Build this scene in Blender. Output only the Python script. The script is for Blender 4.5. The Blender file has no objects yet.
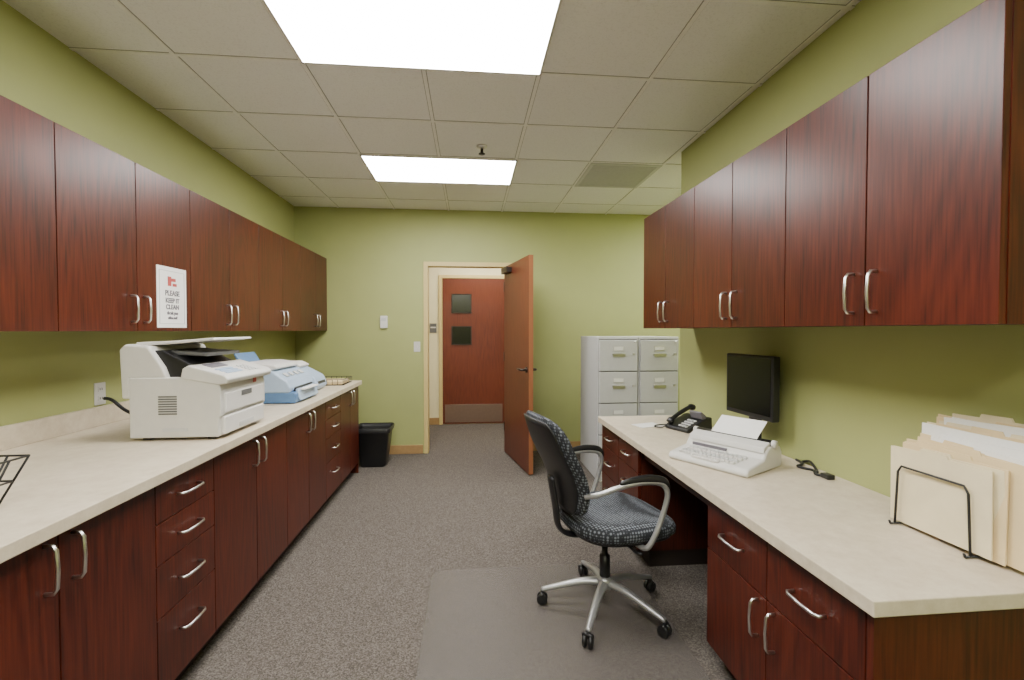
import bpy, bmesh, math, random
from mathutils import Vector, Matrix
random.seed(4)
S=bpy.context.scene
COL=S.collection

# ------------------------------------------------------------ materials
def newmat(name):
    m=bpy.data.materials.new(name); m.use_nodes=True
    nt=m.node_tree; b=nt.nodes['Principled BSDF']
    return m,nt,b
def plain(name,c,rough=.5,metal=0,noise=0.04,scale=30,bump=0,coat=0):
    m,nt,b=newmat(name)
    tc=nt.nodes.new('ShaderNodeTexCoord'); n=nt.nodes.new('ShaderNodeTexNoise'); n.inputs['Scale'].default_value=scale
    n.inputs['Detail'].default_value=4
    nt.links.new(tc.outputs['Object'],n.inputs['Vector'])
    r=nt.nodes.new('ShaderNodeValToRGB')
    r.color_ramp.elements[0].position=.3; r.color_ramp.elements[1].position=.7
    r.color_ramp.elements[0].color=(*[x*(1-noise) for x in c],1)
    r.color_ramp.elements[1].color=(*[min(1,x*(1+noise)) for x in c],1)
    nt.links.new(n.outputs['Fac'],r.inputs['Fac']); nt.links.new(r.outputs['Color'],b.inputs['Base Color'])
    b.inputs['Roughness'].default_value=rough; b.inputs['Metallic'].default_value=metal
    b.inputs['Coat Weight'].default_value=coat
    if bump:
        bp=nt.nodes.new('ShaderNodeBump'); bp.inputs['Strength'].default_value=bump; bp.inputs['Distance'].default_value=.002
        nt.links.new(n.outputs['Fac'],bp.inputs['Height']); nt.links.new(bp.outputs['Normal'],b.inputs['Normal'])
    return m
def wood(name,dark,mid,light,rough=.35,axis='z',coat=.1,figure=1.0):
    m,nt,b=newmat(name); L=nt.links
    tc=nt.nodes.new('ShaderNodeTexCoord'); oi=nt.nodes.new('ShaderNodeObjectInfo')
    mul=nt.nodes.new('ShaderNodeMath'); mul.operation='MULTIPLY'; mul.inputs[1].default_value=37.0
    L.new(oi.outputs['Random'],mul.inputs[0])
    add=nt.nodes.new('ShaderNodeVectorMath'); add.operation='ADD'
    L.new(tc.outputs['Object'],add.inputs[0]); L.new(mul.outputs[0],add.inputs[1])
    mp=nt.nodes.new('ShaderNodeMapping')
    mp.inputs['Scale'].default_value={'z':(1,1,.13),'x':(.13,1,1),'y':(1,.13,1)}[axis]
    L.new(add.outputs[0],mp.inputs['Vector'])
    n1=nt.nodes.new('ShaderNodeTexNoise'); n1.inputs['Scale'].default_value=3.2; n1.inputs['Detail'].default_value=.6
    L.new(mp.outputs[0],n1.inputs['Vector'])
    m1=nt.nodes.new('ShaderNodeMath'); m1.operation='MULTIPLY'; m1.inputs[1].default_value=22
    L.new(n1.outputs['Fac'],m1.inputs[0])
    fr=nt.nodes.new('ShaderNodeMath'); fr.operation='PINGPONG'; fr.inputs[1].default_value=.5
    L.new(m1.outputs[0],fr.inputs[0])
    mp2=nt.nodes.new('ShaderNodeMapping')
    mp2.inputs['Scale'].default_value={'z':(1,1,.04),'x':(.04,1,1),'y':(1,.04,1)}[axis]
    L.new(add.outputs[0],mp2.inputs['Vector'])
    n2=nt.nodes.new('ShaderNodeTexNoise'); n2.inputs['Scale'].default_value=130; n2.inputs['Detail'].default_value=3
    L.new(mp2.outputs[0],n2.inputs['Vector'])
    n3=nt.nodes.new('ShaderNodeTexNoise'); n3.inputs['Scale'].default_value=1.6; n3.inputs['Detail'].default_value=1
    L.new(add.outputs[0],n3.inputs['Vector'])
    mx=nt.nodes.new('ShaderNodeMath'); mx.operation='MULTIPLY_ADD'; mx.inputs[1].default_value=.42*figure
    L.new(fr.outputs[0],mx.inputs[0])
    s2=nt.nodes.new('ShaderNodeMath'); s2.operation='MULTIPLY_ADD'; s2.inputs[1].default_value=1.15; s2.inputs[2].default_value=-.50
    L.new(n2.outputs['Fac'],s2.inputs[0])
    s3=nt.nodes.new('ShaderNodeMath'); s3.operation='MULTIPLY_ADD'; s3.inputs[1].default_value=.6
    L.new(n3.outputs['Fac'],s3.inputs[0]); L.new(s2.outputs[0],s3.inputs[2]); L.new(s3.outputs[0],mx.inputs[2])
    r=nt.nodes.new('ShaderNodeValToRGB'); e=r.color_ramp.elements
    e[0].position=.10; e[0].color=(*dark,1); e[1].position=.85; e[1].color=(*light,1)
    k=e.new(.42); k.color=(*mid,1)
    L.new(mx.outputs[0],r.inputs['Fac']); L.new(r.outputs['Color'],b.inputs['Base Color'])
    b.inputs['Roughness'].default_value=rough; b.inputs['Coat Weight'].default_value=coat; b.inputs['Coat Roughness'].default_value=.25
    b.inputs['Specular IOR Level'].default_value=.35
    return m
WOOD=wood('cherry_wood',(.022,.0036,.0020),(.062,.0092,.0040),(.105,.0175,.0068))
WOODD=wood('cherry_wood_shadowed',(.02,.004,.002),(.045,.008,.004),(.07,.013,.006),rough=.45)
DOORW=wood('door_wood',(.085,.018,.008),(.12,.027,.012),(.155,.038,.016),rough=.4,figure=.7)
DOORF=wood('hall_door_wood',(.085,.018,.009),(.125,.027,.012),(.155,.036,.016),rough=.4,figure=.7)
GREEN=plain('green_paint',(.36,.385,.145),.6,noise=.02,scale=6,bump=.03)
CREAM=plain('cream_paint',(.78,.71,.46),.6,noise=.02,scale=5)
FRAME=plain('frame_paint',(.60,.47,.19),.45,noise=.02)
TAN=plain('baseboard_tan',(.36,.22,.09),.5,noise=.06)
STEEL=plain('satin_nickel',(.70,.69,.67),.28,1,noise=.02)
SILV=plain('silver_plastic',(.42,.42,.42),.35,.6,noise=.02)
BLACK=plain('black_plastic',(.010,.010,.011),.4,noise=.1)
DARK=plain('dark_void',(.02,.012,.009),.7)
WHITE=plain('white_plastic',(.68,.66,.63),.4,noise=.02)
OFFW=plain('warm_white_plastic',(.60,.585,.55),.42,noise=.02)
PAPER=plain('paper',(.82,.81,.78),.7,noise=.02)
LBLUE=plain('pale_blue_plastic',(.36,.46,.60),.38,noise=.03)
BLUE=plain('blue_plastic',(.10,.20,.38),.35,noise=.05)
GREYM=plain('grey_metal',(.55,.55,.54),.42,.0,noise=.02)
GREYD=plain('grey_shadow_gap',(.12,.12,.12),.6)
MAN=plain('manila_card',(.74,.58,.33),.65,noise=.05,scale=12)
MAN2=plain('manila_card_pale',(.76,.66,.44),.65,noise=.05,scale=12)
RED=plain('red_print',(.45,.07,.06),.6)
GREYINK=plain('grey_ink',(.14,.13,.15),.6)
KICK=plain('kick_plate_bronze',(.26,.18,.14),.35,.7)
BRONZE=plain('dark_bronze',(.05,.04,.035),.35,.8)
GLASSB=plain('dark_glass',(.004,.004,.005),.15,noise=0)

def counter_mat():
    m,nt,b=newmat('beige_laminate'); L=nt.links
    tc=nt.nodes.new('ShaderNodeTexCoord')
    n=nt.nodes.new('ShaderNodeTexNoise'); n.inputs['Scale'].default_value=18; n.inputs['Detail'].default_value=8; n.inputs['Roughness'].default_value=.75
    L.new(tc.outputs['Object'],n.inputs['Vector'])
    r=nt.nodes.new('ShaderNodeValToRGB'); e=r.color_ramp.elements
    e[0].position=.35; e[0].color=(.54,.455,.335,1); e[1].position=.68; e[1].color=(.66,.58,.45,1)
    L.new(n.outputs['Fac'],r.inputs['Fac']); L.new(r.outputs['Color'],b.inputs['Base Color'])
    b.inputs['Roughness'].default_value=.38
    return m
COUNTER=counter_mat()
def carpet_mat():
    m,nt,b=newmat('carpet_loop'); L=nt.links
    tc=nt.nodes.new('ShaderNodeTexCoord')
    v=nt.nodes.new('ShaderNodeTexVoronoi'); v.inputs['Scale'].default_value=200
    L.new(tc.outputs['Object'],v.inputs['Vector'])
    n=nt.nodes.new('ShaderNodeTexNoise'); n.inputs['Scale'].default_value=120; n.inputs['Detail'].default_value=3
    L.new(tc.outputs['Object'],n.inputs['Vector'])
    sep=nt.nodes.new('ShaderNodeSeparateColor'); L.new(v.outputs['Color'],sep.inputs[0])
    mx=nt.nodes.new('ShaderNodeMath'); mx.operation='MULTIPLY_ADD'; mx.inputs[1].default_value=.5
    L.new(sep.outputs[0],mx.inputs[0]); 
    h=nt.nodes.new('ShaderNodeMath'); h.operation='MULTIPLY'; h.inputs[1].default_value=.5
    L.new(n.outputs['Fac'],h.inputs[0]); L.new(h.outputs[0],mx.inputs[2])
    r=nt.nodes.new('ShaderNodeValToRGB'); e=r.color_ramp.elements
    e[0].position=.25; e[0].color=(.066,.056,.049,1); e[1].position=.75; e[1].color=(.175,.154,.135,1)
    k=e.new(.5); k.color=(.110,.095,.084,1)
    L.new(mx.outputs[0],r.inputs['Fac']); L.new(r.outputs['Color'],b.inputs['Base Color'])
    b.inputs['Roughness'].default_value=.95; b.inputs['Specular IOR Level'].default_value=.1
    bp=nt.nodes.new('ShaderNodeBump'); bp.inputs['Strength'].default_value=.35; bp.inputs['Distance'].default_value=.003
    L.new(v.outputs['Distance'],bp.inputs['Height']); L.new(bp.outputs['Normal'],b.inputs['Normal'])
    return m
CARPET=carpet_mat()
def tile_mat():
    m,nt,b=newmat('acoustic_tile'); L=nt.links
    tc=nt.nodes.new('ShaderNodeTexCoord')
    v=nt.nodes.new('ShaderNodeTexNoise'); v.inputs['Scale'].default_value=110; v.inputs['Detail'].default_value=5; v.inputs['Roughness'].default_value=.75
    L.new(tc.outputs['Object'],v.inputs['Vector'])
    r=nt.nodes.new('ShaderNodeValToRGB'); e=r.color_ramp.elements
    e[0].position=.36; e[0].color=(.76,.755,.75,1); e[1].position=.48; e[1].color=(.86,.855,.85,1)
    L.new(v.outputs['Fac'],r.inputs['Fac']); L.new(r.outputs['Color'],b.inputs['Base Color'])
    b.inputs['Roughness'].default_value=.9
    return m
TILE=tile_mat()
def fabric_mat():
    m,nt,b=newmat('chair_fabric'); L=nt.links
    tc=nt.nodes.new('ShaderNodeTexCoord')
    v=nt.nodes.new('ShaderNodeTexVoronoi'); v.inputs['Scale'].default_value=70; v.inputs['Randomness'].default_value=.15
    L.new(tc.outputs['Object'],v.inputs['Vector'])
    r=nt.nodes.new('ShaderNodeValToRGB'); e=r.color_ramp.elements
    e[0].position=.28; e[0].color=(.15,.165,.19,1); e[1].position=.48; e[1].color=(.014,.016,.021,1)
    L.new(v.outputs['Distance'],r.inputs['Fac']); L.new(r.outputs['Color'],b.inputs['Base Color'])
    b.inputs['Roughness'].default_value=.85
    return m
FABRIC=fabric_mat()
def emis(name,c,s):
    m,nt,b=newmat(name)
    b.inputs['Base Color'].default_value=(*c,1); b.inputs['Emission Color'].default_value=(*c,1); b.inputs['Emission Strength'].default_value=s
    return m
LIGHT=emis('troffer_lens',(1,.98,.95),31)
HLIGHT=emis('hall_lens',(1,.95,.85),22)
def mat_mat():
    m,nt,b=newmat('clear_vinyl')
    b.inputs['Base Color'].default_value=(.19,.17,.155,1); b.inputs['Roughness'].default_value=.3
    b.inputs['Alpha'].default_value=.26
    n=nt.nodes.new('ShaderNodeTexNoise'); n.inputs['Scale'].default_value=60
    bp=nt.nodes.new('ShaderNodeBump'); bp.inputs['Strength'].default_value=.15
    nt.links.new(n.outputs['Fac'],bp.inputs['Height']); nt.links.new(bp.outputs['Normal'],b.inputs['Normal'])
    return m
VINYL=mat_mat()

# ------------------------------------------------------------ geometry helpers
def group(name,loc=(0,0,0),rz=0):
    e=bpy.data.objects.new(name,None); COL.objects.link(e); e.empty_display_size=.1
    e.location=loc; e.rotation_euler=(0,0,rz); return e
def link(o,parent=None,world=False):
    COL.objects.link(o)
    if parent:
        o.parent=parent
        if world: o.matrix_parent_inverse=parent.matrix_basis.inverted()
    return o
def mesh_from(name,bm,mat,parent=None,world=False,loc=None,smooth=False,bevel=0,bseg=2):
    bmesh.ops.recalc_face_normals(bm,faces=bm.faces)
    me=bpy.data.meshes.new(name); 
    if loc is None:
        if bm.verts:
            lo=Vector([min(v.co[i] for v in bm.verts) for i in range(3)]); hi=Vector([max(v.co[i] for v in bm.verts) for i in range(3)])
            loc=(lo+hi)/2
        else: loc=Vector()
    bmesh.ops.translate(bm,verts=bm.verts,vec=-Vector(loc))
    bm.to_mesh(me); bm.free()
    if smooth:
        for p in me.polygons: p.use_smooth=True
    me.materials.append(mat)
    o=bpy.data.objects.new(name,me); o.location=loc
    link(o,parent,world)
    if bevel:
        md=o.modifiers.new('b','BEVEL'); md.width=bevel; md.segments=bseg; md.limit_method='ANGLE'; md.angle_limit=math.radians(40)
    return o
def addbox(bm,x0,x1,y0,y1,z0,z1):
    vs=[bm.verts.new((x,y,z)) for z in (z0,z1) for y in (y0,y1) for x in (x0,x1)]
    for f in ((0,2,3,1),(4,5,7,6),(0,1,5,4),(2,6,7,3),(0,4,6,2),(1,3,7,5)):
        bm.faces.new([vs[i] for i in f])
def box(name,x0,x1,y0,y1,z0,z1,mat,parent=None,world=False,bevel=0,bseg=2):
    bm=bmesh.new(); addbox(bm,min(x0,x1),max(x0,x1),min(y0,y1),max(y0,y1),min(z0,z1),max(z0,z1))
    return mesh_from(name,bm,mat,parent,world,bevel=bevel,bseg=bseg)
def boxes(name,lst,mat,parent=None,world=False,bevel=0):
    bm=bmesh.new()
    for b in lst: addbox(bm,*b)
    return mesh_from(name,bm,mat,parent,world,bevel=bevel)
def loft(name,rings,mat,parent=None,world=False,smooth=True,cap=True,bevel=0,closed=False):
    bm=bmesh.new(); R=[[bm.verts.new(p) for p in r] for r in rings]
    n=len(R[0]); m=len(R)
    for i in range(m if closed else m-1):
        a=R[i]; b=R[(i+1)%m]
        for j in range(n): bm.faces.new((a[j],a[(j+1)%n],b[(j+1)%n],b[j]))
    if cap and not closed:
        bm.faces.new(R[0][::-1]); bm.faces.new(R[-1])
    return mesh_from(name,bm,mat,parent,world,smooth=smooth,bevel=bevel)
def prism(name,prof,lo,hi,mat,axis='y',parent=None,world=False,bevel=0,bseg=2):
    def P(a,b,t): return {'y':(a,t,b),'x':(t,a,b),'z':(a,b,t)}[axis]
    bm=bmesh.new(); A=[bm.verts.new(P(a,b,lo)) for a,b in prof]; B=[bm.verts.new(P(a,b,hi)) for a,b in prof]
    n=len(prof)
    for j in range(n): bm.faces.new((A[j],A[(j+1)%n],B[(j+1)%n],B[j]))
    bm.faces.new(A[::-1]); bm.faces.new(B)
    return mesh_from(name,bm,mat,parent,world,bevel=bevel,bseg=bseg)
def rrect(cx,cy,w,d,r,z,n=5):
    pts=[]
    for sx,sy,a0 in ((1,1,0),(-1,1,90),(-1,-1,180),(1,-1,270)):
        for k in range(n+1):
            a=math.radians(a0+90*k/n)
            pts.append((cx+sx*(w/2-r)+r*math.cos(a),cy+sy*(d/2-r)+r*math.sin(a),z))
    return pts
def circ(c,r,z,n=24): return [(c[0]+r*math.cos(2*math.pi*k/n),c[1]+r*math.sin(2*math.pi*k/n),z) for k in range(n)]
def catmull(P,sub=6):
    P=[Vector(p) for p in P]; out=[]
    for i in range(len(P)-1):
        p0=P[max(i-1,0)];p1=P[i];p2=P[i+1];p3=P[min(i+2,len(P)-1)]
        for k in range(sub):
            t=k/sub
            out.append(.5*((2*p1)+(-p0+p2)*t+(2*p0-5*p1+4*p2-p3)*t*t+(-p0+3*p1-3*p2+p3)*t**3))
    out.append(P[-1]); return out
def addtube(bm,pts,r,seg=8,closed=False,flat=1.0):
    pts=[Vector(p) for p in pts]; n=len(pts)
    rr=r if isinstance(r,(list,tuple)) else [r]*n
    T=[]
    for i in range(n):
        a=pts[i-1] if (i>0 or closed) else pts[i]; b=pts[(i+1)%n] if (i<n-1 or closed) else pts[i]
        T.append((b-a).normalized())
    up=Vector((0,0,1)) if abs(T[0].z)<.9 else Vector((0,1,0))
    N=(up-T[0]*up.dot(T[0])).normalized(); rings=[]
    for i in range(n):
        N=(N-T[i]*N.dot(T[i])).normalized(); B=T[i].cross(N)
        rings.append([bm.verts.new(pts[i]+N*math.cos(2*math.pi*k/seg)*rr[i]*flat+B*math.sin(2*math.pi*k/seg)*rr[i]) for k in range(seg)])
    for i in range(n if closed else n-1):
        a=rings[i];b=rings[(i+1)%n]
        for k in range(seg): bm.faces.new((a[k],a[(k+1)%seg],b[(k+1)%seg],b[k]))
    if not closed:
        bm.faces.new(rings[0][::-1]); bm.faces.new(rings[-1])
def tubes(name,lines,r,mat,parent=None,world=False,seg=8,closed=False,flat=1.0):
    bm=bmesh.new()
    for l in lines: addtube(bm,l,r,seg,closed,flat)
    return mesh_from(name,bm,mat,parent,world,smooth=True)
def handle(name,c,ax,L,out,parent):
    c=Vector(c);ax=Vector(ax);out=Vector(out)
    p=[c-ax*L/2, c-ax*L/2+out*.022, c-ax*(L/2-.012)+out*.030, c+out*.033, c+ax*(L/2-.012)+out*.030, c+ax*L/2+out*.022, c+ax*L/2]
    return tubes(name,[p],.0052,STEEL,parent,world=True,seg=8)

# ------------------------------------------------------------ room
XL,XR,YF,YB,H=-1.93,1.62,5.25,-1.7,2.775
YE=3.39; XA=3.7
YH0,YH1=5.37,6.85
box('floor',XL-.1,XA+.1,YB-.1,7.0,-.1,0,CARPET)
box('ceiling',XL-.1,XA+.1,YB-.1,YH0,H,H+.1,TILE)
box('wall_left',XL-.1,XL,YB-.1,YH0,0,H,GREEN)
box('wall_back',XL,XR,YB-.1,YB,0,H,GREEN)
boxes('wall_right',[(XR,XR+.12,YB-.1,YE,0,H),(XR+.12,XA+.1,YE-.12,YE,0,H)],GREEN)
box('wall_recess',XA,XA+.1,YE,YH0,0,H,GREEN)
DX0,DX1,DZ=-.475,.435,2.135
boxes('wall_far',[(XL,DX0-.02,YF,YH0,0,H),(DX1+.02,XA,YF,YH0,0,H),(DX0-.02,DX1+.02,YF,YH0,DZ+.02,H)],GREEN)
boxes('wall_hall',[(-1.6,3.0,YH1,YH1+.1,0,2.65),(-1.7,-1.6,YH0,YH1+.1,0,2.65),(2.9,3.0,YH0,YH1,0,2.65)],CREAM)
boxes('wall_hall_near',[(-1.6,DX0-.02,YH0,YH0+.01,0,2.65),(DX1+.02,2.9,YH0,YH0+.01,0,2.65),(DX0-.02,DX1+.02,YH0,YH0+.01,DZ+.02,2.65)],CREAM)
box('ceiling_hall',-1.7,3.0,YH0,YH1+.1,2.65,2.75,TILE)
g=group('hall_ceiling_light',(.2,6.1,2.65))
box('lens',-.6,.6,-.25,.25,-.02,-.012,HLIGHT,g); boxes('rim',[(-.63,-.6,-.28,.28,-.025,0),(.6,.63,-.28,.28,-.025,0),(-.6,.6,-.28,-.25,-.025,0),(-.6,.6,.25,.28,-.025,0)],WHITE,g)
gx=[.37+.61*k for k in range(-4,6)]; gy=[2.43+.61*k for k in range(-7,6)]
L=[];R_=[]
for x in gx:
    y0=YB if x<XR else YE
    if XL<x<XA:
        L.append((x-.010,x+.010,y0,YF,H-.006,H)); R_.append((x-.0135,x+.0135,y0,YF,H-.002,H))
for y in gy:
    if YB<y<YF:
        x1=XR if y<YE else XA
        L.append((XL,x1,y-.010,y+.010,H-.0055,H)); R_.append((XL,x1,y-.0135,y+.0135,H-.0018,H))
boxes('trim_1',L,plain('grid_white',(.86,.85,.83),.5))
boxes('grid_shadow_strips',R_,plain('grid_shadow_line',(.32,.31,.29),.7))  # dark strips imitate the shadow line along the grid bars
def troffer(x,y):
    g=group('ceiling_light',(x,y,H))
    a,b=.615,.305; t=.012
    box('lens',-a+t,a-t,-b+t,b-t,-.012,-.007,LIGHT,g)
    boxes('rim',[(-a,-a+t,-b,b,-.014,0),(a-t,a,-b,b,-.014,0),(-a,a,-b,-b+t,-.014,0),(-a,a,b-t,b,-.014,0)],WHITE,g)
for y in (2.125,3.955,.295,-1.22): troffer(-.235,y)
troffer(2.82,3.955)  # added lamp, out of view, brightens the recess and its ceiling
g=group('ceiling_air_vent',(1.285,3.955,H))
boxes('frame',[(-.3,-.27,-.3,.3,-.012,0),(.27,.3,-.3,.3,-.012,0),(-.27,.27,-.3,-.27,-.012,0),(-.27,.27,.27,.3,-.012,0)],GREYM,g)
boxes('slats',[(-.27,.27,-.27+.03*k,-.250+.03*k,-.010,-.002) for k in range(18)],plain('vent_grey',(.50,.50,.50),.5),g)
g=group('ceiling_sprinkler',(.09,3.42,H))
loft('escutcheon',[circ((0,0),.04,0),circ((0,0),.038,-.008),circ((0,0),.018,-.02)],STEEL,g)
loft('head',[circ((0,0),.010,-.018),circ((0,0),.010,-.05),circ((0,0),.024,-.055),circ((0,0),.024,-.06)],BRONZE,g)
bh=.10
box('baseboard_far',XL,DX0-.06,YF-.012,YF,0,bh,TAN,bevel=.003)
box('baseboard_far.001',DX1+.06,XA,YF-.012,YF,0,bh,TAN,bevel=.003)
box('baseboard_left',XL,XL+.012,4.63,YF-.012,0,bh,TAN,bevel=.003)
box('baseboard_hall',-1.6,-.46,YH1-.012,YH1,0,bh,TAN)
box('baseboard_hall.001',.57,2.9,YH1-.012,YH1,0,bh,TAN)
def frame(name,x0,x1,y0,y1,z,w,d):
    boxes(name,[(x0-w,x0,y0-d,y1+.001,0,z+w),(x1,x1+w,y0-d,y1+.001,0,z+w),(x0,x1,y0-d,y1+.001,z,z+w)],FRAME,bevel=.003)
frame('trim_2',DX0,DX1,YF,YH0,DZ,.05,.012)
boxes('trim_3',[(-.46,-.41,YH1-.03,YH1,0,2.23),(.52,.57,YH1-.03,YH1,0,2.23),(-.41,.52,YH1-.03,YH1,2.18,2.23)],FRAME,bevel=.003)
ang=math.atan2(4.34-5.22,.60-.43)
g=group('door_1',(DX1+.0,YF-.02,.0),ang)
W=.90;T=.044
box('leaf',0,W,-T,0,.012,DZ-.005,DOORW,g,bevel=.002)
box('leaf_edge',W,W+.002,-T,0,.012,DZ-.005,plain('edge_wood',(.30,.11,.045),.45),g)
for sgn,yy in ((-1,-T),(1,0)):
    tubes('lever',[[(W-.07,yy,1.02),(W-.07,yy+sgn*.05,1.02),(W-.09,yy+sgn*.06,1.02),(W-.18,yy+sgn*.06,1.02)]],.011,BRONZE,g)
    loft('rose',[[(W-.07+.03*math.cos(a),yy,1.02+.03*math.sin(a)) for a in [k*math.pi/8 for k in range(16)]],[(W-.07+.027*math.cos(a),yy+sgn*.012,1.02+.027*math.sin(a)) for a in [k*math.pi/8 for k in range(16)]]],BRONZE,g)
box('closer_body',.08,.32,-T-.06,-T,DZ-.10,DZ-.045,BRONZE,g,bevel=.006)
box('closer_arm',.02,.24,-T-.045,-T-.02,DZ-.04,DZ-.028,BRONZE,g,bevel=.003)
for z in (.25,1.05,1.85): box('hinge',-.008,.012,-T-.006,.0,z,z+.11,BRONZE,g,bevel=.003)
g=group('door_2',(.055,YH1,0))
box('leaf',-.46,.46,-.02,-.001,.01,2.178,DOORF,g,bevel=.002)
for z0,z1 in ((1.66,1.95),(1.19,1.47)):
    boxes('lite_frame',[(-.33,-.315,-.032,-.02,z0,z1),(-.045,-.03,-.032,-.02,z0,z1),(-.315,-.045,-.032,-.02,z0,z0+.015),(-.315,-.045,-.032,-.02,z1-.015,z1)],BRONZE,g)
    box('lite_glass',-.315,-.045,-.026,-.02,z0+.015,z1-.015,GLASSB,g)
box('kick_plate',-.43,.43,-.024,-.02,.03,.30,KICK,g,bevel=.001)
g=group('room_sign',(-.545,YH1,1.44)); box('plate',-.05,.05,-.008,0,-.07,.07,GREYD,g,bevel=.002); box('text_strip',-.04,.04,-.010,-.008,.0,.02,WHITE,g)
g=group('thermostat',(-.965,YF,1.50)); box('body',-.04,.04,-.028,0,-.07,.07,WHITE,g,bevel=.006); box('display',-.025,.025,-.030,-.028,.01,.045,GREYM,g)
def wallplate(name,loc,rz,switch):
    g=group(name,loc,rz); box('plate',-.036,.036,-.006,0,-.058,.058,OFFW,g,bevel=.003)
    if switch: box('toggle',-.006,.006,-.018,-.006,-.012,.012,OFFW,g,bevel=.002)
    else:
        for z in (-.024,.024):
            box('socket',-.016,.016,-.009,-.006,z-.014,z+.014,OFFW,g,bevel=.003)
            boxes('slots',[(-.008,-.005,-.010,-.009,z-.006,z+.006),(.005,.008,-.010,-.009,z-.006,z+.006)],BLACK,g)
wallplate('light_switch',(-.60,YF,1.22),0,True)
wallplate('wall_outlet',(XL,2.56,1.075),math.radians(90),False)

# ------------------------------------------------------------ upper cabinets
def upper(name,xw,xf,ys,z0,z1,pairs):
    s=1 if xf>xw else -1
    g=group(name,(xw,(ys[0]+ys[-1])/2,z0))
    xc=xf-s*.02
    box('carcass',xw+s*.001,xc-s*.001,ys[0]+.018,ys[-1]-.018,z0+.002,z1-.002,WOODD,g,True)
    box('end_panel',xw+s*.001,xc,ys[0],ys[0]+.018,z0,z1,WOOD,g,True)
    box('end_panel',xw+s*.001,xc,ys[-1]-.018,ys[-1],z0,z1,WOOD,g,True)
    for a,b in zip(ys[:-1],ys[1:]):
        box('door_panel',xc,xf,a+.0022,b-.0022,z0,z1,WOOD,g,True,bevel=.0015)
    for p in pairs:
        for d in (-.042,.042): 
            handle('pull',(xf,p+d,z0+.105),(0,0,1),.125,(s,0,0),g)
    return g
yl=[.225+.4225*k for k in range(12)]+[5.243]
upper('upper_cabinet',XL,-1.585,yl,1.402,2.205,[yl[1],yl[3],yl[5],yl[7],yl[9],yl[11]])
yr=[.965+.37*k for k in range(7)]
upper('upper_cabinet',XR,1.245,yr,1.42,2.205,[yr[1],yr[3],yr[5]])

# ------------------------------------------------------------ left base cabinets
g=group('base_cabinet',(-1.5,2.0,0))
Y0,Y1=-.6,4.60
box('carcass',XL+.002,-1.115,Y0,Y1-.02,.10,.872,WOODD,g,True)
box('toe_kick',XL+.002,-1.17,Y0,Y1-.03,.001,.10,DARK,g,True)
box('end_panel',XL+.002,-1.10,Y1-.02,Y1-.002,.001,.872,WOOD,g,True)
box('countertop',XL+.002,-1.065,Y0,Y1+.01,.873,.912,COUNTER,g,True,bevel=.003)
box('backsplash',XL+.002,XL+.022,Y0,Y1+.01,.912,1.01,COUNTER,g,True,bevel=.003)
def door(a,b,z0,z1,xf,s,g): box('door_panel',xf-s*.019,xf,a+.002,b-.002,z0,z1,WOOD,g,True,bevel=.0015)
def drw(a,b,zz,xf,s,g,L=.125,hz=None):
    for i,(z0,z1) in enumerate(zz):
        box('drawer_front',xf-s*.019,xf,a+.002,b-.002,z0+.002,z1-.002,WOOD,g,True,bevel=.0015)
        handle('pull',(xf,(a+b)/2,(z0+z1)/2+(0 if z1-z0<.23 else .04)),(0,1,0),L,(s,0,0),g)
xf=-1.096
for a,b,hs in ((-.58,-.20,1),(-.20,.18,-1),(.18,.56,1),(.56,.94,-1),(.94,1.31,1),(1.31,1.685,-1),(2.05,2.44,1),(2.44,2.83,-1),(2.83,3.20,1),(3.20,3.57,-1),(3.97,4.28,1),(4.28,4.598,-1)):
    door(a,b,.105,.865,xf,1,g)
    hy=b-.042 if hs>0 else a+.042
    handle('pull',(xf,hy,.785),(0,0,1),.125,(1,0,0),g)
Z4=[(.72,.867),(.57,.72),(.38,.57),(.103,.38)]
drw(1.685,2.05,Z4,xf,1,g); drw(3.57,3.97,Z4,xf,1,g)

# ------------------------------------------------------------ right built-in desk
g=group('built_in_desk',(1.3,2.2,0))
ZD=.76
box('desktop',.955,XR-.002,.985,3.33,ZD-.04,ZD,COUNTER,g,True,bevel=.003)
xf=.985
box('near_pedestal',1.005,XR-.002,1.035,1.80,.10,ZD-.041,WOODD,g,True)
box('near_end_panel',.985,XR-.002,1.015,1.035,.001,ZD-.041,WOOD,g,True)
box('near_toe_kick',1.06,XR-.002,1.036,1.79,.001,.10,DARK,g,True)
for a,b,hs in ((1.037,1.418,1),(1.418,1.80,-1)):
    door(a,b,.105,.502,xf,-1,g)
    handle('pull',(xf,(b-.042 if hs>0 else a+.042),.42),(0,0,1),.125,(-1,0,0),g)
    drw(a,b,[(.505,.715)],xf,-1,g)
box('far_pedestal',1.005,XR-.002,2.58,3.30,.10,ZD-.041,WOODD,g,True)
box('far_end_panel',.985,XR-.002,3.30,3.318,.001,ZD-.041,WOOD,g,True)
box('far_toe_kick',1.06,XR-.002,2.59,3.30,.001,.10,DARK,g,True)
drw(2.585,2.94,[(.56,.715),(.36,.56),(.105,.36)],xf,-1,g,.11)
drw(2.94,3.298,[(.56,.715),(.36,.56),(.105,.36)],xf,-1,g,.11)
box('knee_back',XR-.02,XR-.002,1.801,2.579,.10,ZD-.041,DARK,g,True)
box('knee_rail',1.02,1.04,1.801,2.579,ZD-.11,ZD-.041,WOODD,g,True)

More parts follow.
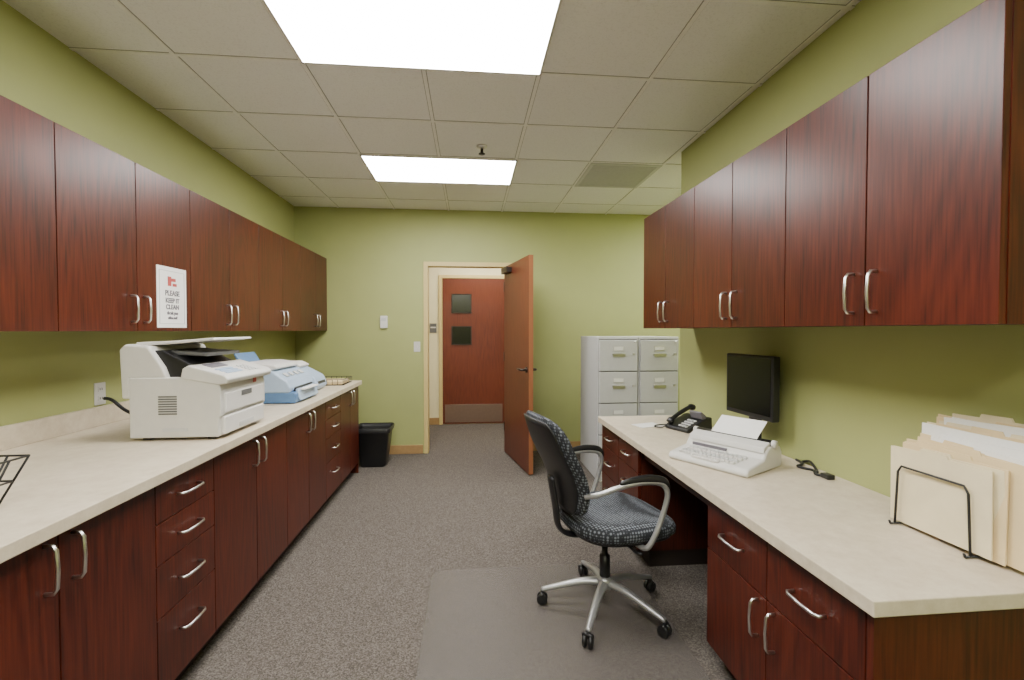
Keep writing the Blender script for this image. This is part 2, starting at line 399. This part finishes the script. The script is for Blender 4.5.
# ------------------------------------------------------------ file cabinets
def filecab(x):
    g=group('filing_cabinet',(x,4.12,0))
    w=.39;d=.66;h=1.345
    box('body',0,w,.022,d,.0,h,GREYM,g,bevel=.004)
    box('recess',.012,w-.012,.018,.024,.09,h-.02,GREYD,g)
    dh=(h-.03-.10)/4.1
    for i in range(4):
        z0=h-.025-(i+1)*dh
        box('drawer',.014,w-.014,0,.022,z0+.004,z0+dh-.006,GREYM,g,bevel=.004)
        zc=z0+dh*.55
        box('label_holder',w/2-.05,w/2+.05,-.004,0,zc+.03,zc+.07,STEEL,g,bevel=.001)
        box('label_card',w/2-.044,w/2+.044,-.005,-.004,zc+.034,zc+.066,PAPER,g)
        boxes('pull',[(w/2-.06,w/2+.06,-.02,-.014,zc-.027,zc+.004),(w/2-.06,w/2-.05,-.02,0,zc-.01,zc+.004),(w/2+.05,w/2+.06,-.02,0,zc-.01,zc+.004)],STEEL,g,bevel=.002)
        box('thumb_latch',w-.06,w-.04,-.008,0,zc-.01,zc+.01,STEEL,g,bevel=.002)
    box('plinth',.014,w-.014,.004,.022,.0,.085,GREYM,g)
    loft('lock',[[(w-.04+.009*math.cos(k*math.pi/6),yy,h-.045+.009*math.sin(k*math.pi/6)) for k in range(12)] for yy in (.022,-.004)],STEEL,g)
filecab(1.18); filecab(1.575)

# ------------------------------------------------------------ trash can
g=group('waste_bin',(-1.0,4.86,0))
sec=[(.0,.25,.21),(.02,.26,.22),(.36,.34,.30),(.375,.36,.32),(.40,.36,.32)]
inner=[(.40,.345,.305),(.37,.335,.295),(.02,.25,.21)]
loft('bin',[rrect(0,0,w,d,.04,z) for z,w,d in sec]+[rrect(0,0,w,d,.035,z) for z,w,d in inner],BLACK,g,smooth=True)
loft('bag_rim',[rrect(0,0,.366,.326,.04,.36),rrect(0,0,.372,.332,.04,.40),rrect(0,0,.36,.32,.04,.408),rrect(0,0,.34,.30,.035,.395)],BLACK,g,smooth=True,cap=False)

# ------------------------------------------------------------ chair mat
g=group('chair_mat',(.37,1.93,0))
loft('mat',[rrect(0,0,1.18,1.46,.06,.0005),rrect(0,0,1.18,1.46,.06,.003),rrect(0,0,1.165,1.445,.055,.004)],VINYL,g,smooth=False)

# ------------------------------------------------------------ chair
g=group('office_chair',(.675,2.22,0.004),math.radians(14))
for k in range(5):
    a=math.radians(154+72*k)
    c,s_=math.cos(a),math.sin(a)
    bm=bmesh.new()
    P=catmull([(c*.03,s_*.03,.135),(c*.12,s_*.12,.128),(c*.24,s_*.24,.095),(c*.318,s_*.318,.072)],5)
    n=len(P); addtube(bm,P,[.024-.011*i/(n-1) for i in range(n)],10,flat=.8)
    mesh_from('spoke',bm,SILV,g,smooth=True)
    cx,cy=c*.315,s_*.315
    tubes('caster_stem',[[(cx,cy,.075),(cx,cy,.04)]],.008,BLACK,g)
    for off in (-.014,.014):
        px,py=-s_,c
        bm=bmesh.new(); addtube(bm,[Vector((cx+px*(off-.009),cy+py*(off-.009),.027)),Vector((cx+px*(off-.006),cy+py*(off-.006),.027)),Vector((cx+px*(off+.006),cy+py*(off+.006),.027)),Vector((cx+px*(off+.009),cy+py*(off+.009),.027))],[.021,.027,.027,.021],18)
        mesh_from('caster_wheel',bm,BLACK,g,smooth=True)
    tubes('caster_hood',[[(cx+(-s_)*t*.024,cy+c*t*.024,.047+.008*(1-t*t)) for t in (-1,-.5,0,.5,1)]],.010,BLACK,g)
loft('hub',[circ((0,0),.035,.105),circ((0,0),.042,.115),circ((0,0),.040,.15),circ((0,0),.030,.165)],SILV,g)
loft('gas_lift',[circ((0,0),.026,.16),circ((0,0),.026,.27),circ((0,0),.015,.275),circ((0,0),.015,.40)],BLACK,g)
loft('mechanism',[rrect(0,0,.18,.12,.02,.375),rrect(0,0,.24,.20,.02,.395),rrect(0,0,.26,.22,.02,.412)],BLACK,g)
tubes('tilt_lever',[[(.02,-.08,.395),(.02,-.24,.39),(.02,-.28,.40)]],.006,BLACK,g)
def sup(cx,w,d,z,n=40,e=3.0,wf=1.0,drop=0,dish=0):
    pts=[]
    for k in range(n):
        t=2*math.pi*k/n; c,s_=math.cos(t),math.sin(t)
        x=abs(c)**(2/e)*(1 if c>0 else -1)*d/2; y=abs(s_)**(2/e)*(1 if s_>0 else -1)*w/2
        y*=1+(.05*x/(d/2))
        zz=z-drop*max(0,x/(d/2))**3
        pts.append((cx+x,y,zz))
    return pts
loft('seat_pan',[sup(.05,.40,.38,.405,drop=.01),sup(.05,.48,.48,.42,drop=.015),sup(.05,.49,.49,.44,drop=.02)],BLACK,g)
loft('seat_cushion',[sup(.05,.485,.485,.43,drop=.02),sup(.05,.52,.52,.447,drop=.022),sup(.05,.525,.525,.475,drop=.025),sup(.05,.505,.505,.497,drop=.027),sup(.05,.43,.43,.507,drop=.025),sup(.05,.28,.28,.503,drop=.01),sup(.05,.08,.08,.499)],FABRIC,g)
def backring(z,w,t,xo,n=32):
    pts=[]
    zr=z-.53
    xc=-.215-.24*zr-.20*zr*zr*(1 if zr>0 else 0)+.05*math.sin(min(1,zr/.3)*math.pi)*.5
    for k in range(n):
        a=2*math.pi*k/n; c,s_=math.cos(a),math.sin(a)
        y=w/2*abs(s_)**.8*(1 if s_>0 else -1); x=t/2*abs(c)**.7*(1 if c>0 else -1)
        pts.append((xc+xo+x+.55*y*y,y,z))
    return pts
zs=[.535,.545,.57,.62,.68,.74,.80,.86,.92,.96,.985,1.0,1.008]
ws=[.20,.27,.33,.375,.41,.435,.45,.45,.435,.40,.345,.26,.14]
ts=[.02,.035,.05,.06,.066,.068,.066,.062,.056,.048,.040,.028,.012]
loft('back_cushion',[backring(z,w,t,0) for z,w,t in zip(zs,ws,ts)],FABRIC,g)
loft('back_shell',[backring(z,w*.80,t*.5,-.027) for z,w,t in zip(zs[1:-2],ws[1:-2],ts[1:-2])],BLACK,g)
bm=bmesh.new(); addtube(bm,catmull([(-.08,0,.40),(-.19,0,.405),(-.255,0,.45),(-.275,0,.56),(-.30,0,.70)],6),.034,10,flat=.35)
mesh_from('back_bar',bm,BLACK,g,smooth=True)
for s_ in (-1,1):
    P=catmull([(.05,s_*.18,.408),(.055,s_*.265,.415),(.09,s_*.285,.48),(.13,s_*.29,.58),(.15,s_*.29,.66),(.125,s_*.288,.705),(.06,s_*.285,.722),(-.02,s_*.28,.722),(-.10,s_*.265,.705),(-.17,s_*.235,.675),(-.215,s_*.19,.655)],6)
    tubes('arm_tube',[P],.0125,SILV,g,seg=10)
    bm=bmesh.new(); Q=catmull([(.153,s_*.29,.675),(.13,s_*.288,.715),(.06,s_*.285,.732),(-.02,s_*.28,.732),(-.085,s_*.27,.720)],6); n=len(Q)
    addtube(bm,Q,[.010+.014*math.sin(math.pi*i/(n-1))**.5 for i in range(n)],12,flat=.5)
    mesh_from('arm_pad',bm,BLACK,g,smooth=True)

# ------------------------------------------------------------ printer (left)
g=group('multifunction_printer',(-1.115,2.37,.912))
z=.914
a,b=2.15,2.59
prism('body',[(-1.56,z+.012),(-1.13,z+.012),(-1.125,z+.10),(-1.115,z+.105),(-1.115,1.13),(-1.13,1.195),(-1.56,1.195)],a,b,OFFW,'y',g,True,bevel=.010,bseg=3)
boxes('feet',[(x-.02,x+.02,y-.02,y+.02,z-.001,z+.014) for x in (-1.5,-1.18) for y in (2.2,2.54)],BLACK,g,True)
box('paper_cassette',-1.13,-1.108,a+.025,b-.025,z+.018,z+.10,WHITE,g,True,bevel=.006)
box('cassette_grip',-1.109,-1.105,a+.15,b-.15,z+.03,z+.05,GREYM,g,True)
box('bypass_tray',-1.12,-1.106,a+.03,b-.03,z+.115,1.12,WHITE,g,True,bevel=.005)
box('bypass_grip',-1.108,-1.104,a+.17,b-.17,1.09,1.115,GREYD,g,True)
prism('rear_tower',[(-1.60,1.10),(-1.61,1.32),(-1.58,1.345),(-1.47,1.335),(-1.40,1.24),(-1.38,1.19),(-1.56,1.19),(-1.56,1.10)],a+.005,b-.005,OFFW,'y',g,True,bevel=.010,bseg=3)
prism('output_well',[(-1.47,1.19),(-1.47,1.315),(-1.42,1.315),(-1.25,1.235),(-1.22,1.19)],a+.03,b-.05,BLACK,'y',g,True,bevel=.004)
prism('document_tray',[(-1.56,1.335),(-1.56,1.352),(-1.38,1.358),(-1.18,1.372),(-1.175,1.362),(-1.38,1.343)],a+.05,b-.03,WHITE,'y',g,True,bevel=.003)
prism('document_tray_lower',[(-1.50,1.30),(-1.50,1.318),(-1.23,1.30),(-1.23,1.285)],a+.08,b-.06,GREYD,'y',g,True,bevel=.003)
prism('control_panel',[(-1.31,1.19),(-1.30,1.235),(-1.27,1.25),(-1.095,1.205),(-1.075,1.185),(-1.085,1.165),(-1.13,1.16)],a-.005,b+.01,OFFW,'y',g,True,bevel=.007,bseg=3)
def onpanel(name,x0,x1,y0,y1,mat):
    zf=lambda x:1.25-(x+1.27)*.045/.175
    prism(name,[(x0,zf(x0)),(x0,zf(x0)+.004),(x1,zf(x1)+.004),(x1,zf(x1))],y0,y1,mat,'y',g,True)
onpanel('display',-1.25,-1.20,2.22,2.36,GREYINK)
for i in range(4):
    for j in range(3): onpanel('key',-1.18+.022*i,-1.165+.022*i,2.40+.03*j,2.42+.03*j,GREYM)
for i in range(3): onpanel('menu_key',-1.175+.025*i,-1.16+.025*i,2.2,2.34,LBLUE)
boxes('side_vent',[(-1.42+.0,-1.33,a-.002,a+.002,1.03+.011*k,1.036+.011*k) for k in range(8)],GREYD,g,True)
box('badge',-1.107,-1.104,2.44,2.47,1.14,1.17,RED,g,True)
box('side_handle',-1.40,-1.28,a-.003,a+.002,z+.04,z+.055,GREYM,g,True)
tubes('power_cord',[catmull([(-1.60,2.5,.98),(-1.74,2.52,.95),(-1.90,2.56,.98),(-1.985,2.56,1.04),(-2.03,2.56,1.05)],6)],.009,BLACK,g,True)
g.scale=(.865,1,1)

# ------------------------------------------------------------ inkjet fax (blue)
g=group('inkjet_printer',(-1.16,3.39,.912))
a,b=3.16,3.62
prism('paper_tray',[(-1.66,.915),(-1.17,.915),(-1.165,.99),(-1.19,1.0),(-1.66,1.0)],a+.005,b-.02,BLUE,'y',g,True,bevel=.01,bseg=3)
prism('tray_lip',[(-1.19,.99),(-1.15,.93),(-1.14,.935),(-1.175,1.02),(-1.19,1.02)],a+.05,b-.05,LBLUE,'y',g,True,bevel=.004)
prism('body',[(-1.70,.99),(-1.22,.99),(-1.20,1.03),(-1.24,1.09),(-1.35,1.155),(-1.48,1.19),(-1.68,1.19),(-1.70,1.16)],a,b,LBLUE,'y',g,True,bevel=.02,bseg=4)
prism('scanner_lid',[(-1.68,1.185),(-1.38,1.165),(-1.34,1.18),(-1.36,1.205),(-1.50,1.225),(-1.66,1.225)],a+.03,b-.03,WHITE,'y',g,True,bevel=.012,bseg=3)
prism('input_guide',[(-1.69,1.19),(-1.75,1.29),(-1.735,1.295),(-1.665,1.2)],a+.09,b-.09,BLUE,'y',g,True,bevel=.003)
prism('output_slot',[(-1.222,1.0),(-1.196,1.0),(-1.196,1.025),(-1.222,1.045)],a+.06,b-.06,BLACK,'y',g,True)
for i in range(4): prism('button',[(-1.31,1.136),(-1.31,1.142),(-1.27,1.12),(-1.27,1.114)],a+.06+.09*i,a+.11+.09*i,GREYM,'y',g,True)
prism('loaded_paper',[(-1.45,1.0),(-1.45,1.012),(-1.12,1.018),(-1.12,1.008)],a+.10,b-.10,PAPER,'y',g,True)
g.scale=(.75,1,.88)
g=group('label_printer',(-1.22,3.91,.912))
a,b=3.78,4.04
prism('body',[(-1.58,.914),(-1.25,.914),(-1.22,.95),(-1.25,1.03),(-1.38,1.10),(-1.56,1.11),(-1.58,1.07)],a,b,LBLUE,'y',g,True,bevel=.018,bseg=4)
prism('hood',[(-1.56,1.105),(-1.38,1.095),(-1.36,1.12),(-1.42,1.15),(-1.55,1.15)],a+.02,b-.02,WHITE,'y',g,True,bevel=.012,bseg=3)
prism('slot',[(-1.245,.97),(-1.226,.965),(-1.232,.99),(-1.25,.99)],a+.04,b-.04,BLACK,'y',g,True)

# ------------------------------------------------------------ letter trays
def wire_tray(name,x0,x1,y0,y1,z0,h,lvls,paper):
    g=group(name,((x0+x1)/2,(y0+y1)/2,z0)); Ls=[]
    for l in range(lvls):
        zb=z0+.004+l*h
        for zz in (zb,zb+.05): Ls.append([(x0,y0,zz),(x1,y0,zz),(x1,y1,zz),(x0,y1,zz),(x0,y0,zz)])
        for i in range(9):
            y=y0+(y1-y0)*i/8; Ls.append([(x0,y,zb+.05),(x0,y,zb),(x1,y,zb),(x1,y,zb+.05)])
        for i in range(1,7):
            x=x0+(x1-x0)*i/7; Ls.append([(x,y0,zb),(x,y0,zb+.05)]); Ls.append([(x,y1,zb),(x,y1,zb+.05)])
    tubes('wires',Ls,.0025,BRONZE,g,True,seg=6)
    if paper: box('papers',x0+.02,x1-.02,y0+.02,y1-.02,z0+.008,z0+.035,MAN,g,True)
wire_tray('letter_tray',-1.46,-1.13,4.18,4.48,.912,.06,1,True)
g=group('wire_desk_organizer',(-1.40,1.28,.912))
Ls=[]
def rr(w,d,z): return [(-w/2,-d/2,z),(w/2,-d/2,z),(w/2,d/2,z),(-w/2,d/2,z),(-w/2,-d/2,z)]
for t in (0,.5,1): Ls.append(rr(.20+.08*t,.18+.10*t,.005+.13*t))
for i in range(6):
    u=-.5+i/5
    for s_ in (-1,1):
        Ls.append([(u*.20,s_*.09,.005),(u*.28,s_*.14,.135)])
        Ls.append([(s_*.10,u*.18,.005),(s_*.14,u*.28,.135)])
    Ls.append([(u*.20,-.09,.005),(u*.20,.09,.005)])
tubes('wires',Ls,.003,BLACK,g,seg=6)

# ------------------------------------------------------------ posted sign on cabinet door
g=group('posted_notice',(-1.5845,2.59,1.58),math.radians(90))
box('sheet',-.12,.12,-.0025,0,-.16,.16,PAPER,g)
boxes('border',[(-.103,-.100,-.004,-.0025,-.14,.14),(.100,.103,-.004,-.0025,-.14,.14),(-.100,.100,-.004,-.0025,.137,.14),(-.100,.100,-.004,-.0025,-.14,-.137)],GREYM,g)
boxes('emblem',[(-.035,-.008,-.004,-.0025,.060,.110),(-.008,.028,-.004,-.0025,.085,.102),(.004,.036,-.004,-.0025,.060,.075)],RED,g)
for txt,zz,sz in (('PLEASE',.010,.038),('KEEP IT',-.028,.034),('CLEAN',-.062,.034),('thank you',-.090,.022),('office staff',-.114,.018)):
    c=bpy.data.curves.new('text','FONT'); c.body=txt; c.size=sz; c.align_x='CENTER'; c.extrude=.0005; c.offset=.0012
    c.materials.append(GREYINK)
    o=bpy.data.objects.new('text',c); link(o,g); o.location=(0,-.0035,zz); o.rotation_euler=(math.radians(90),0,0)

# ------------------------------------------------------------ monitor
g=group('computer_monitor',(1.495,2.31,ZD),math.radians(-86))   # local -y faces -X
box('bezel',-.185,.185,-.012,.03,.185,.515,BLACK,g,bevel=.006)
box('screen',-.170,.170,-.014,-.012,.21,.50,GLASSB,g)
prism('rear_shell',[(-.13,.25),(.13,.25),(.13,.46),(-.13,.46)],.03,.06,BLACK,'y',g,bevel=.012)
box('neck',-.035,.035,.02,.05,.012,.30,BLACK,g,bevel=.006)
loft('foot',[rrect(0.0,.03,.22,.14,.05,.001),rrect(0.0,.03,.22,.14,.05,.010),rrect(0.0,.03,.18,.11,.05,.018)],BLACK,g,smooth=False)

# ------------------------------------------------------------ electric typewriter
g=group('electric_typewriter',(1.245,2.12,ZD+.001),math.radians(-59.6))
w=.20
prism('base',[(-.17,.0),(-.175,.018),(-.16,.035),(-.02,.055),(.0,.085),(.03,.105),(.13,.10),(.15,.07),(.15,.0)],-w,w,OFFW,'x',g,bevel=.010,bseg=3)
for r_ in range(4):
    y0=-.145+.028*r_; z0=.035+(y0+.16)*.02/.14
    boxes('key_row',[(-.16+.022*i+.004*r_,-.142+.022*i+.004*r_,y0,y0+.02,z0,z0+.011) for i in range(13)],GREYM if r_%2 else WHITE,g,bevel=.002)
box('space_bar',-.08,.06,-.166,-.150,.034,.044,WHITE,g,bevel=.003)
box('display_strip',-.16,.02,-.022,-.008,.055,.07,GREYINK,g)
bm=bmesh.new(); addtube(bm,[(-.19,.075,.112),(.19,.075,.112)],.018,16); mesh_from('platen',bm,BLACK,g,smooth=True)
for s_ in (-1,1):
    bm=bmesh.new(); addtube(bm,[(s_*.19,.075,.112),(s_*.207,.075,.112)],.020,16); mesh_from('platen_knob',bm,OFFW,g,smooth=True)
prism('cover',[(-.01,.08),(.0,.105),(.05,.125),(.055,.10)],-.19,.19,OFFW,'x',g,bevel=.004)
prism('paper_sheet',[(.05,.128),(.052,.130),(.15,.20),(.15,.198)],-.10,.13,PAPER,'x',g)
prism('paper_support',[(.08,.108),(.14,.175),(.145,.172),(.095,.10)],-.10,.10,OFFW,'x',g)

# ------------------------------------------------------------ telephone
g=group('desk_telephone',(1.42,2.84,ZD+.001),math.radians(-70))
prism('base',[(-.11,.0),(-.115,.02),(.06,.085),(.10,.085),(.105,.0)],-.10,.10,BLACK,'x',g,bevel=.008)
prism('display',[(.02,.075),(.0,.12),(.01,.127),(.05,.10),(.05,.08)],-.0,.095,GREYINK,'x',g,bevel=.004)
boxes('keys',[(-.0+.025*i,.018+.025*i,-.09+.025*j,-.073+.025*j,.026+.0092*j+.004,.036+.0092*j+.004) for i in range(3) for j in range(4)],GREYM,g,bevel=.002)
bm=bmesh.new(); P=catmull([(-.065,-.10,.045),(-.065,-.075,.066),(-.065,0,.102),(-.065,.075,.128),(-.065,.105,.125)],5); n=len(P)
addtube(bm,P,[.026 if (i<5 or i>n-6) else .016 for i in range(n)],12,flat=.8); mesh_from('handset',bm,BLACK,g,smooth=True)
tubes('cord',[catmull([(-.065,-.11,.04),(-.08,-.15,.01),(-.14,-.16,.008),(-.16,-.10,.008),(-.13,.0,.008)],6)],.004,BLACK,g)
g=group('note_paper',(1.20,2.98,ZD+.001),.3); box('sheet',-.09,.09,-.06,.06,0,.003,PAPER,g)

# power cables lying on the desk beside the typewriter
g=group('power_cable',(1.55,1.95,ZD))
tubes('cable',[catmull([(1.605,2.10,.767),(1.585,2.03,.767),(1.53,1.99,.768),(1.56,1.93,.767),(1.53,1.88,.767),(1.545,1.85,.767)],6),
 catmull([(1.61,2.06,.768),(1.60,2.00,.785),(1.575,1.93,.768),(1.555,1.90,.768)],6)],.006,BLACK,g,True)
box('plug',1.53,1.565,1.81,1.855,ZD+.001,ZD+.022,BLACK,g,True,bevel=.004)

# ------------------------------------------------------------ file sorter with folders
g=group('wire_file_sorter',(1.53,1.26,ZD))
Ls=[]
for i,x in enumerate((1.408,1.47,1.54,1.605)):
    h=.20
    Ls.append([(x,1.38,ZD+.004),(x,1.372,ZD+h*.9),(x,1.36,ZD+h),(x,1.17,ZD+h),(x,1.158,ZD+h*.9),(x,1.15,ZD+.004)])
Ls+= [[(1.392,y,ZD+.004),(1.612,y,ZD+.004)] for y in (1.38,1.15)]
Ls+= [[(1.392,y,ZD+.004),(1.388,y,ZD+.014)] for y in (1.38,1.15)]
tubes('wires',Ls,.0035,BLACK,g,True,seg=8)
random.seed(11)
n=30
for i in range(n):
    x=1.418+.0062*i
    y0=1.10+(random.uniform(-.075,.01) if i else .005); y1=y0+.305
    if i%3==1: y0-=.01
    hb=.014; ht=.255+random.uniform(-.02,.03)+.115*(i/n)
    tab=random.uniform(y0+.03,y1-.12)
    th=random.choice((.0025,.004,.0055))
    if random.random()<.28 and i>2: 
        m=PAPER; th=.004; prof=[(y0-.012,ZD+hb+.01),(y1-.03,ZD+hb+.01),(y1-.03,ZD+ht+.012),(y0-.012,ZD+ht+.012)]
    else:
        m=MAN2 if i==0 else random.choice((MAN,MAN2))
        prof=[(y0,ZD+hb),(y1,ZD+hb),(y1,ZD+ht),(tab+.09,ZD+ht),(tab+.085,ZD+ht+.012),(tab+.005,ZD+ht+.012),(tab,ZD+ht),(y0,ZD+ht)]
    o=prism('folder',prof,x,x+th,m,'x',g,True)
    o.rotation_euler=(math.radians(random.uniform(-2.5,2.5)) if i else math.radians(-1),math.radians(random.uniform(-2.0,.8) if i<24 else -1.2),math.radians(random.uniform(-1.6,1.6)) if i<26 else 0)

# ------------------------------------------------------------ camera + world
cam=bpy.data.cameras.new('cam'); cam.sensor_width=36; cam.lens=16.0; cam.clip_start=.05
co=bpy.data.objects.new('camera',cam); COL.objects.link(co)
co.location=(0,0,1.405); co.rotation_euler=(math.radians(90-1.2),0,math.radians(-5.27))
S.camera=co
w=bpy.data.worlds.new('world'); S.world=w; w.use_nodes=True
w.node_tree.nodes['Background'].inputs[0].default_value=(.5,.5,.5,1); w.node_tree.nodes['Background'].inputs[1].default_value=.1
